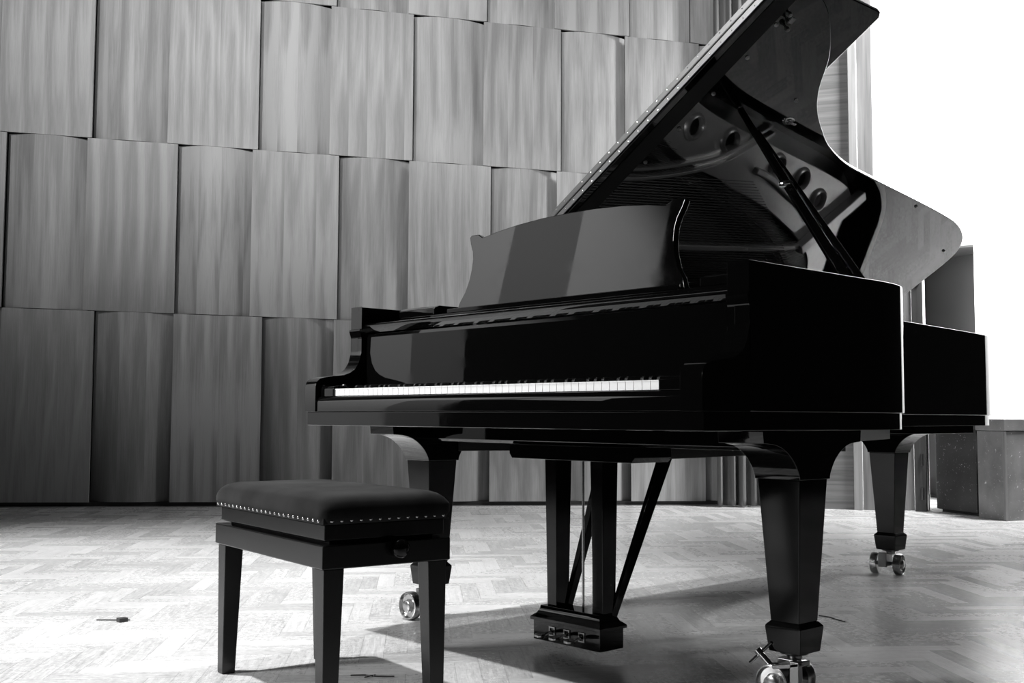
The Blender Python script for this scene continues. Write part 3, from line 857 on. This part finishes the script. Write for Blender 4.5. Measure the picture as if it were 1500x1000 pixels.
for xa, xb in ((0.69, 0.715), (0.858, 0.930)):
    bm = bmesh.new(); a = Vector((xa, 0.412, 0.112)); b = Vector((xb, 0.55, 0.545))
    m_, L_ = aim(a, b)
    v = []
    for z, h in ((0, 0.009), (L_, 0.0155)):
        v.append([bm.verts.new(m_ @ Vector((sx*h, sy*h, z))) for sx, sy in ((-1,-1),(1,-1),(1,1),(-1,1))])
    bm.faces.new(v[0]); bm.faces.new(v[1][::-1])
    for q in range(4): bm.faces.new((v[0][q], v[1][q], v[1][(q+1) % 4], v[0][(q+1) % 4]))
    lyp('brace', bm, 'legblack', bevel=0.0015)

# ------------------------------------------------------------------ stool
sa = -0.1136
O_ = Vector((0.6131, -0.3192, 0))
stool = empty('piano_stool', O_, sa)
tag(stool, 'black piano stool with studded velvet cushion standing before the piano keyboard', 'stool')
SX, SY = 0.301, 0.1563
mk('seat_frame', BX(-SX+0.012, SX-0.012, -SY+0.010, SY-0.010, 0.3735, 0.4085), 'satin', stool, bevel=0.003)
ap = mk('apron', BX(-SX, SX, -SY, SY, 0.3163, 0.3665), 'satin', stool, bevel=0.003)
bm = bmesh.new(); box(bm, -SX+0.03, SX-0.03, -SY+0.03, SY-0.03, 0.3665, 0.3735); mk('lift_plate', bm, 'dark', stool)
for sx in (-1, 1):
    for sy in (-1, 1):
        bm = bmesh.new(); x = sx*(SX-0.030); y = sy*(SY-0.030); v = []
        for z, h, ox, oy in ((0.3163, 0.0235, 0, 0), (0.0, 0.0165, sx*0.004, sy*0.004)):
            v.append([bm.verts.new((x+ox+a*h, y+oy+b*h, z)) for a, b in ((-1,-1),(1,-1),(1,1),(-1,1))])
        bm.faces.new(v[0]); bm.faces.new(v[1][::-1])
        for q in range(4): bm.faces.new((v[0][q], v[1][q], v[1][(q+1) % 4], v[0][(q+1) % 4]))
        mk('leg', bm, 'satin', stool, bevel=0.002)
# cushion: rounded box with dimples
bm = bmesh.new()
nx, ny = 44, 24
CXh, CYh = SX+0.004, SY+0.004
def cush(u, v):
    # u,v in -1..1 ; superellipse edge profile
    ex = max(abs(u), abs(v))
    h = (1 - max(0, (abs(u)))**18)*(1 - max(0, (abs(v)))**10)
    return h
grid = {}
for i in range(nx+1):
    for j in range(ny+1):
        u = math.sin((i/nx*2-1)*PI/2)*1.0; v = math.sin((j/ny*2-1)*PI/2)
        hx = cush(u, v)
        z = 0.4225 + 0.048*max(0, hx)**0.42 + 0.0
        for du, dv in ((-0.45, 0), (0.45, 0), (0, 0.45), (0, -0.45)):
            dd = ((u-du)*CXh)**2 + ((v-dv)*CYh)**2
            z -= 0.007*math.exp(-dd/0.0007)
        px, py = u*CXh, v*CYh
        # rounded plan corners
        cr = 0.022
        ax, ay = max(0, abs(px)-(CXh-cr)), max(0, abs(py)-(CYh-cr))
        l = math.hypot(ax, ay)
        if ax > 0 and ay > 0 and l > cr:
            k = cr/l; px = math.copysign(CXh-cr+ax*k, px); py = math.copysign(CYh-cr+ay*k, py)
        grid[i, j] = bm.verts.new((px, py, z))
for i in range(nx):
    for j in range(ny): bm.faces.new((grid[i, j], grid[i+1, j], grid[i+1, j+1], grid[i, j+1]))
rim_ = [grid[i, 0] for i in range(nx+1)] + [grid[nx, j] for j in range(1, ny+1)] + [grid[i, ny] for i in range(nx-1, -1, -1)] + [grid[0, j] for j in range(ny-1, 0, -1)]
low = [bm.verts.new((v.co.x*0.985, v.co.y*0.972, 0.4095)) for v in rim_]
for q in range(len(rim_)):
    q2 = (q+1) % len(rim_); bm.faces.new((rim_[q], low[q], low[q2], rim_[q2]))
bm.faces.new(low)
cushion = mk('cushion', bm, 'velvet', stool, smooth=80)
band = mk('cushion_band', BX(-SX+0.002, SX-0.002, -SY+0.001, SY-0.001, 0.4086, 0.424), 'velvet', stool, bevel=0.002)
bm = bmesh.new(); lathe(bm, [(0, 0), (0.0042, 0.0), (0.0036, 0.0016), (0.0018, 0.0026), (0, 0.0028)], 10)
stud0 = None
def stud(x, y, rot):
    global stud0
    if stud0 is None: stud0 = mk('stud', bm, 'brass', cushion, smooth=60, loc=(x, y, 0.4165), rot=rot); return
    copyobj(stud0, 'stud', cushion, (x, y, 0.4165), rot)
for k in range(24): stud(-SX+0.02 + (2*SX-0.04)*k/23, -SY-0.0012, (R(90), 0, 0))
for k in range(13): stud(SX+0.0006, -SY+0.02 + (2*SY-0.04)*k/12, (0, R(90), 0))
# height knob on the right end
bm = bmesh.new(); lathe(bm, [(0.006, -0.006), (0.008, 0.004), (0.018, 0.006), (0.021, 0.012), (0.020, 0.020), (0.014, 0.026), (0, 0.028)], 28, Matrix.Translation((SX, 0.02, 0.352)) @ Matrix.Rotation(R(90), 4, 'Y'))
mk('height_knob', bm, 'legblack', stool, smooth=40)

# ------------------------------------------------------------------ litter on the floor
bm = bmesh.new(); tube(bm, [(-0.565, -0.385, 0.003), (-0.53, -0.345, 0.003), (-0.497, -0.308, 0.003)], 0.002, 6)
box(bm, -0.512, -0.488, -0.345, -0.318, 0.0, 0.012)
tag(mk('cable_clip', bm, 'debris', None, smooth=0), 'small dark hooked plastic piece lying on bright floor left of the stool', 'clip')
bm = bmesh.new(); tube(bm, [(0.56, -0.208, 0.002), (0.585, -0.18, 0.003), (0.607, -0.170, 0.002), (0.64, -0.135, 0.002)], 0.0018, 6)
tube(bm, [(0.60, -0.195, 0.002), (0.603, -0.165, 0.004)], 0.0015, 6)
tag(mk('broken_wire', bm, 'debris', None, smooth=0), 'short bent dark wire lying on the floor beneath the stool', 'wire')
bm = bmesh.new(); tube(bm, [(0.86, 1.385, 0.002), (0.90, 1.385, 0.002), (0.93, 1.368, 0.002), (0.975, 1.35, 0.002)], 0.0018, 6)
tag(mk('broken_wire', bm, 'debris', None, smooth=0), 'thin dark wire lying on the floor just right of the nearest piano leg', 'wire')

# ------------------------------------------------------------------ light
def area(name, loc, target, size, energy, spread=180, shape='DISK'):
    l = bpy.data.lights.new(name, 'AREA'); l.shape = shape; l.size = size; l.energy = energy; l.spread = R(spread)
    o = bpy.data.objects.new(name, l); COL.objects.link(o); o.location = loc
    o.rotation_euler = (Vector(target)-Vector(loc)).to_track_quat('-Z', 'Y').to_euler(); return o
def spot(name, loc, target, energy, angle, blend=0.5, r=0.1):
    l = bpy.data.lights.new(name, 'SPOT'); l.energy = energy; l.spot_size = R(angle); l.spot_blend = blend; l.shadow_soft_size = r
    o = bpy.data.objects.new(name, l); COL.objects.link(o); o.location = loc
    o.rotation_euler = (Vector(target)-Vector(loc)).to_track_quat('-Z', 'Y').to_euler(); return o
spot('stage_spot_front', (-0.9, -1.6, 7.0), (-1.1, -0.5, 0), 3700, 48, 1.0, 0.10)
spot('stage_spot_rear', (-2.2, 5.0, 6.6), (-0.9, 0.8, 0), 1700, 56, 1.0, 0.10)
spot('wall_wash', (1.0, -5.0, 4.0), (-4.6, 1.6, 4.95), 2350, 60, 1.0, 0.3)
spot('wall_wash', (3.2, -3.4, 4.0), (-3.0, 3.4, 5.1), 2700, 56, 1.0, 0.3)
spot('interior_spot', (4.4, 4.2, 5.6), (0.75, 1.75, 0.9), 950, 18, 0.5, 0.25)
area('front_of_house', (-2.2, -7.5, 4.2), (0.5, 0.0, 0.7), 1.6, 60, 50)
area('back_wall_wash', (0.9, 5.6, 4.6), (-0.8, 6.45, 2.4), 1.0, 380, 110)
spot('hall_wash', (-2.6, -6.6, 6.0), (-7.4, -6.8, 3.0), 2600, 90, 0.5, 0.3)
w = bpy.data.worlds.new('world'); scene.world = w; w.use_nodes = True
w.node_tree.nodes['Background'].inputs[0].default_value = (1, 1, 1, 1)
w.node_tree.nodes['Background'].inputs[1].default_value = 0.006

vs_ = scene.view_settings
vs_.view_transform = 'Standard'; vs_.look = 'None'; vs_.exposure = 0.0; vs_.gamma = 1.0; vs_.use_curve_mapping = False
scene.cycles.max_bounces = 8; scene.cycles.glossy_bounces = 6
